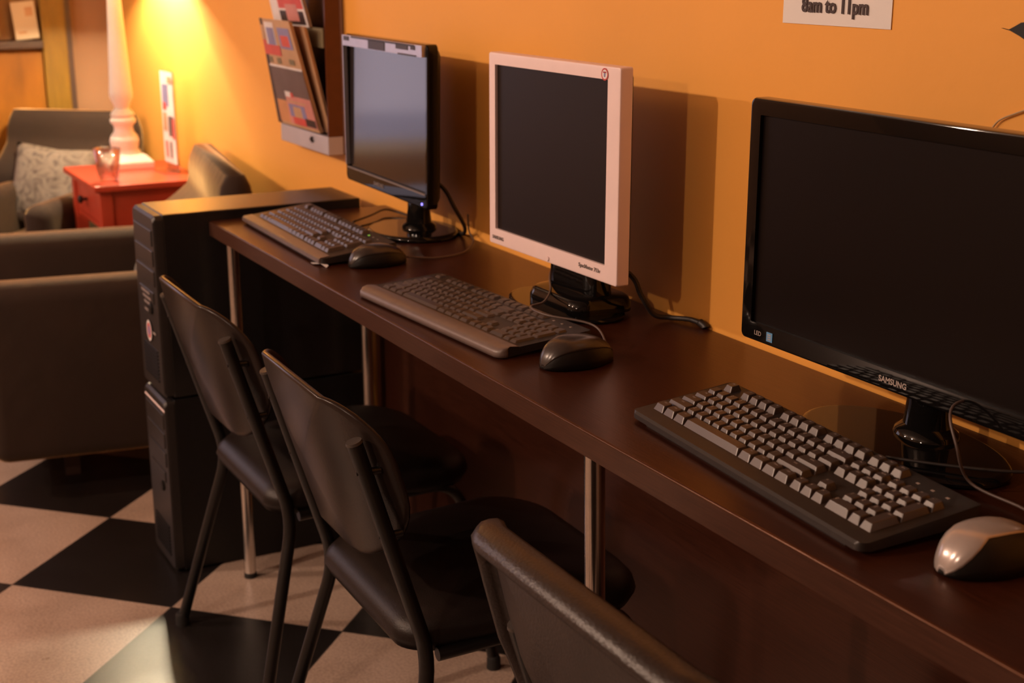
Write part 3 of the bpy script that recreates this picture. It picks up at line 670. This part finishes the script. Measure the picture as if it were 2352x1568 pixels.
# ------------------------------------------------------------------ paper sign, wall leaf, string
bm = bmesh.new(); box(bm, -.1062, .1062, -.0016, -.0008, -.002, .295, 0)
for v in bm.verts:
    if v.co.z < .1: v.co.y -= .002*(1-abs(v.co.x)/.11)
text_mesh(bm, '8am to 11pm', .0242, face_at(0, -.0036, .0230) @ Matrix.Diagonal((1, 1.12, 1, 1)), .0006, 1)
sg = obj('paper_sign', bm, [M['paper'], M['dtxt']], loc=(-1.4515, 0, 1.2985), rot=(0, 0, 0)); tag(sg, 'white paper opening hours notice reading 8am to 11pm on orange wall', 'sign')
bm = bmesh.new(); lf = [(-.035, .0025), (-.022, 0), (-.012, .006), (.0, .014), (.03, .02), (.06, .01), (.075, -.012), (.05, -.03), (.02, -.022), (0, -.010), (-.018, -.0012)]
rings(bm, [[(x*.8, y_, z*.62) for x, z in lf] for y_ in (-.014, -.010)])
tag(obj('wall_leaf', bm, M['rubber'], loc=(-1.1275, 0, 1.3055)), 'dark leaf shaped wall ornament tip at the upper right edge', 'ornament')
tag(cable('wall_string', [(-1.172, -.004, 1.18), (-1.160, -.004, 1.197), (-1.150, -.004, 1.2045), (-1.128, -.004, 1.2135), (-1.10, -.004, 1.225), (-1.05, -.004, 1.25), (-1.0, -.004, 1.30)], .0012, M['twine']), 'thin tan string on the wall above the largest monitor', 'string')

# ------------------------------------------------------------------ red side table and what stands on it
TZ = .69; TX0, TX1, TY0, TY1 = -4.87, -4.385, -.378, -.02
tb = thing('side_table', 'small red painted side table with a drawer between the armchairs', 'table', (-4.645, -.2, 0))
def T(o): o.matrix_parent_inverse = Matrix.Translation((4.645, .2, 0)); return o
T(obj('tabletop', B(TX0, TX1, TY0, TY1, TZ-.02, TZ), M['redpaint'], tb, bev=.004))
for x in (TX0+.045, TX1-.045):
    for y in (TY0+.04, TY1-.04):
        T(obj('leg', B(x-.02, x+.02, y-.02, y+.02, 0, TZ-.02), M['redpaint'], tb, bev=.003))
bm = bmesh.new(); box(bm, TX0+.065, TX1-.065, TY1-.05, TY1-.035, TZ-.15, TZ-.02); box(bm, TX0+.035, TX0+.05, TY0+.06, TY1-.06, TZ-.15, TZ-.02); box(bm, TX1-.05, TX1-.035, TY0+.06, TY1-.06, TZ-.15, TZ-.02)
box(bm, TX0+.065, TX1-.065, TY0+.03, TY0+.045, TZ-.15, TZ-.135)
T(obj('apron', bm, M['redpaint'], tb))
dr = T(obj('drawer', B(TX0+.068, TX1-.068, TY0+.028, TY0+.05, TZ-.132, TZ-.024), M['redpaint'], tb, bev=.003))
bm = bmesh.new(); lathe(bm, [(.005, 0), (.005, .012), (.013, .018), (.014, .026), (.008, .030)], 20); bm.transform(Matrix.Translation((-4.645, TY0+.028, TZ-.078)) @ Matrix.Rotation(PI/2, 4, 'X')); k_ = obj('knob', bm, M['bronze'], dr, smooth='auto')
# lamp
LX, LY = -4.775, -.185
lp = thing('table_lamp', 'white turned wood table lamp on the red side table', 'lamp', (LX, LY, TZ))
bm = bmesh.new(); box(bm, -.078, .078, -.078, .078, 0, .022); rings(bm, [[(a*s, b*s, z) for a, b in ((-1, -1), (1, -1), (1, 1), (-1, 1))] for s, z in ((.078, .022), (.055, .045))])
obj('plinth', bm, M['white'], lp, bev=.003)
prof = [(.052, .045), (.050, .055), (.044, .060), (.046, .072), (.049, .088), (.044, .106), (.033, .120), (.031, .132), (.034, .142), (.042, .150), (.043, .160), (.037, .168), (.040, .178), (.034, .188), (.024, .198), (.030, .215), (.0385, .235), (.039, .250), (.0365, .28), (.0205, .60), (.020, .606), (.030, .610), (.031, .622), (.024, .632), (.012, .64), (.012, .72)]
obj('column', lathe(bmesh.new(), prof, 36), M['white'], lp, smooth='auto')
bm = bmesh.new(); n = 48
rs = [[(r*cos(2*PI*k/n), r*sin(2*PI*k/n), z) for k in range(n)] for r, z in ((.168, .668), (.09, .88), (.088, .88), (.166, .668))]
V = [[bm.verts.new(p) for p in r] for r in rs]
for a, b in zip(V, V[1:]+V[:1]):
    for i in range(n): bm.faces.new((a[i], a[(i+1) % n], b[(i+1) % n], b[i]))
obj('lamp_shade', bm, M['shade'], lp, smooth=True)
bm = bmesh.new(); bmesh.ops.create_uvsphere(bm, u_segments=16, v_segments=10, radius=.022); obj('bulb', bm, M['bulb'], lp, smooth=True, loc=(0, 0, .762))
# tumbler
bm = bmesh.new(); pr = [(.028, 0), (.031, .003), (.044, .105), (.0425, .106), (.0405, .1), (.0285, .012), (.001, .010)]
rs = [[(r*cos(2*PI*k/28), r*sin(2*PI*k/28), z) for k in range(28)] for r, z in pr]
gl = obj('drinking_glass', rings(bm, rs), M['glass'], smooth=True, loc=(-4.475, -.312, TZ)); tag(gl, 'clear drinking glass at the front corner of red side table', 'glass')
# flyer stand
fs = thing('flyer_stand', 'clear acrylic stand holding a tall picture flyer by the wall', 'stand', (-4.655, -.082, TZ), rad(4))
obj('holder', B(0, .125, .003, .006, 0, .33), M['acryl'], fs); obj('foot', B(0, .125, -.045, .006, 0, .004), M['acryl'], fs)
bm, ms = card('flyer', .12, .30, M['p_white'], [(.12, .6, .62, .86, M['p_blue']), (.12, .4, .58, .66, M['p_red']), (.5, .95, .30, .52, M['p_grey']), (.8, .97, .28, .5, M['p_red']), (.1, .4, .35, .55, M['p_tan']), (.15, .4, .06, .24, M['p_pink']), (.55, .7, .06, .24, M['p_grey']), (.6, .95, .88, .95, M['p_tan'])]); fl = obj('flyer', bm, ms, fs, loc=(.002, .0, .028))

# ------------------------------------------------------------------ armchairs
def soft(bm, x0, x1, y0, y1, z0, z1, r=.05, n=5):
    """rounded cushion block"""
    t = bmesh.new(); box(t, x0, x1, y0, y1, z0, z1)
    bmesh.ops.recalc_face_normals(t, faces=t.faces)
    bmesh.ops.bevel(t, geom=t.edges[:], offset=r, segments=n, profile=.5, affect='EDGES')
    mp = {v: bm.verts.new(v.co) for v in t.verts}
    for f in t.faces: bm.faces.new([mp[v] for v in f.verts])
    t.free(); return bm
def armchair(label, loc, rotz, w, d, arm_h, back_h, aw=.13, bw=-.02):
    """faces -y; origin on the floor under the seat middle"""
    t = thing('armchair', label, 'armchair', loc, rotz, 'brown slipcovered armchairs')
    z0 = .105
    for s in (-1, 1):
        a, b = sorted((s*w/2, s*(w/2-aw)))
        bm = soft(bmesh.new(), a, b, -d/2, d/2-.05, z0, arm_h, .045, 5); obj('arm', bm, M['fabric'], t, smooth=True)
    bm = bmesh.new(); rs = []
    for k in range(25):
        z = z0+(back_h-z0)*k/24; f = k/24
        q_ = min(1, max(0, (f-.70)/.16)); q_ = q_*q_*(3-2*q_)
        y0 = (d/2-.24+.03*f)*(1-q_)+(d/2-.105)*q_; y1 = d/2-.05+.04*f
        ins = .0 if k < 22 else (.004, .012, .028)[k-22]; dy = .0 if k < 23 else (.006, .022)[k-23]
        rs.append([(x, y+(y0+y1)/2, z) for x, y in rrect(w*(1-.03*f)+bw-2*ins, (y1-y0)-2*dy, .04 if k < 24 else .025, 5)])
    obj('backrest', rings(bm, rs), M['fabric'], t, smooth=True)
    bm = soft(bmesh.new(), -w/2+aw-.01, w/2-aw+.01, -d/2-.005, d/2-.12, z0+.02, .30, .02, 3); obj('seat_base', bm, M['fabric'], t, smooth=True)
    bm = soft(bmesh.new(), -w/2+aw, w/2-aw, -d/2-.012, d/2-.13, .30, .43, .05, 5); obj('seat_cushion', bm, M['fabric'], t, smooth=True)
    for sx in (-1, 1):
        for sy in (-1, 1): obj('leg', B(sx*(w/2-.2)-.02, sx*(w/2-.2)+.02, sy*(d/2-.2)-.02, sy*(d/2-.2)+.02, 0, z0+.03), M['dark'], t)
    return t
def cushion(label, loc, rot, w, h, th):
    bm = bmesh.new(); N_ = 16
    def pt(i, j, s):
        u, v = -1+2*i/N_, -1+2*j/N_
        p = (1-u*u)*(1-v*v)
        pin = 1-.10*(1-abs(u))*abs(v)**2
        return (u*w/2*(1-.09*(1-u*u*0)*(1-abs(v))**1*(abs(u)**2)), v*h/2*(1-.09*(1-abs(u))*(abs(v)**2)), s*th/2*max(p, 0)**.42)
    for s in (1, -1):
        V = [[bm.verts.new(pt(i, j, s)) for j in range(N_+1)] for i in range(N_+1)]
        for i in range(N_):
            for j in range(N_): bm.faces.new((V[i][j], V[i+1][j], V[i+1][j+1], V[i][j+1]))
    bmesh.ops.remove_doubles(bm, verts=bm.verts, dist=.0005)
    o = obj('cushion', bm, M['floral'], smooth=True, loc=loc, rot=rot); return tag(o, label, 'cushion')
# near armchair: backrest to the orange wall, turned a little
RB = rad(-9)
def frame(o, a, x, y): return (o[0]+x*cos(a)-y*sin(a), o[1]+x*sin(a)+y*cos(a))
ob = (-3.932, -.432)
armchair('nearer brown slipcovered armchair with its back to orange wall, behind the towers', (ob[0], ob[1], 0), RB, .80, .73, .58, .825, .14)
cx, cy = frame(ob, RB, .13, .12)
cushion('floral cushion leaning in the nearer armchair beside the upper tower', (cx, cy, .535), (rad(70), 0, RB+rad(8)), .30, .28, .13)
# far armchair: set diagonally in the corner
RA = rad(50)
oa = (-5.115, -.425)
armchair('farther brown slipcovered armchair set diagonally in the room corner', (oa[0], oa[1], 0), RA, .455, .70, .585, .83, .10, .095)
cx, cy = frame(oa, RA, -.015, .13)
cushion('grey floral cushion in the farther armchair left of the red table', (cx, cy, .572), (rad(68), rad(4), RA), .34, .30, .12)
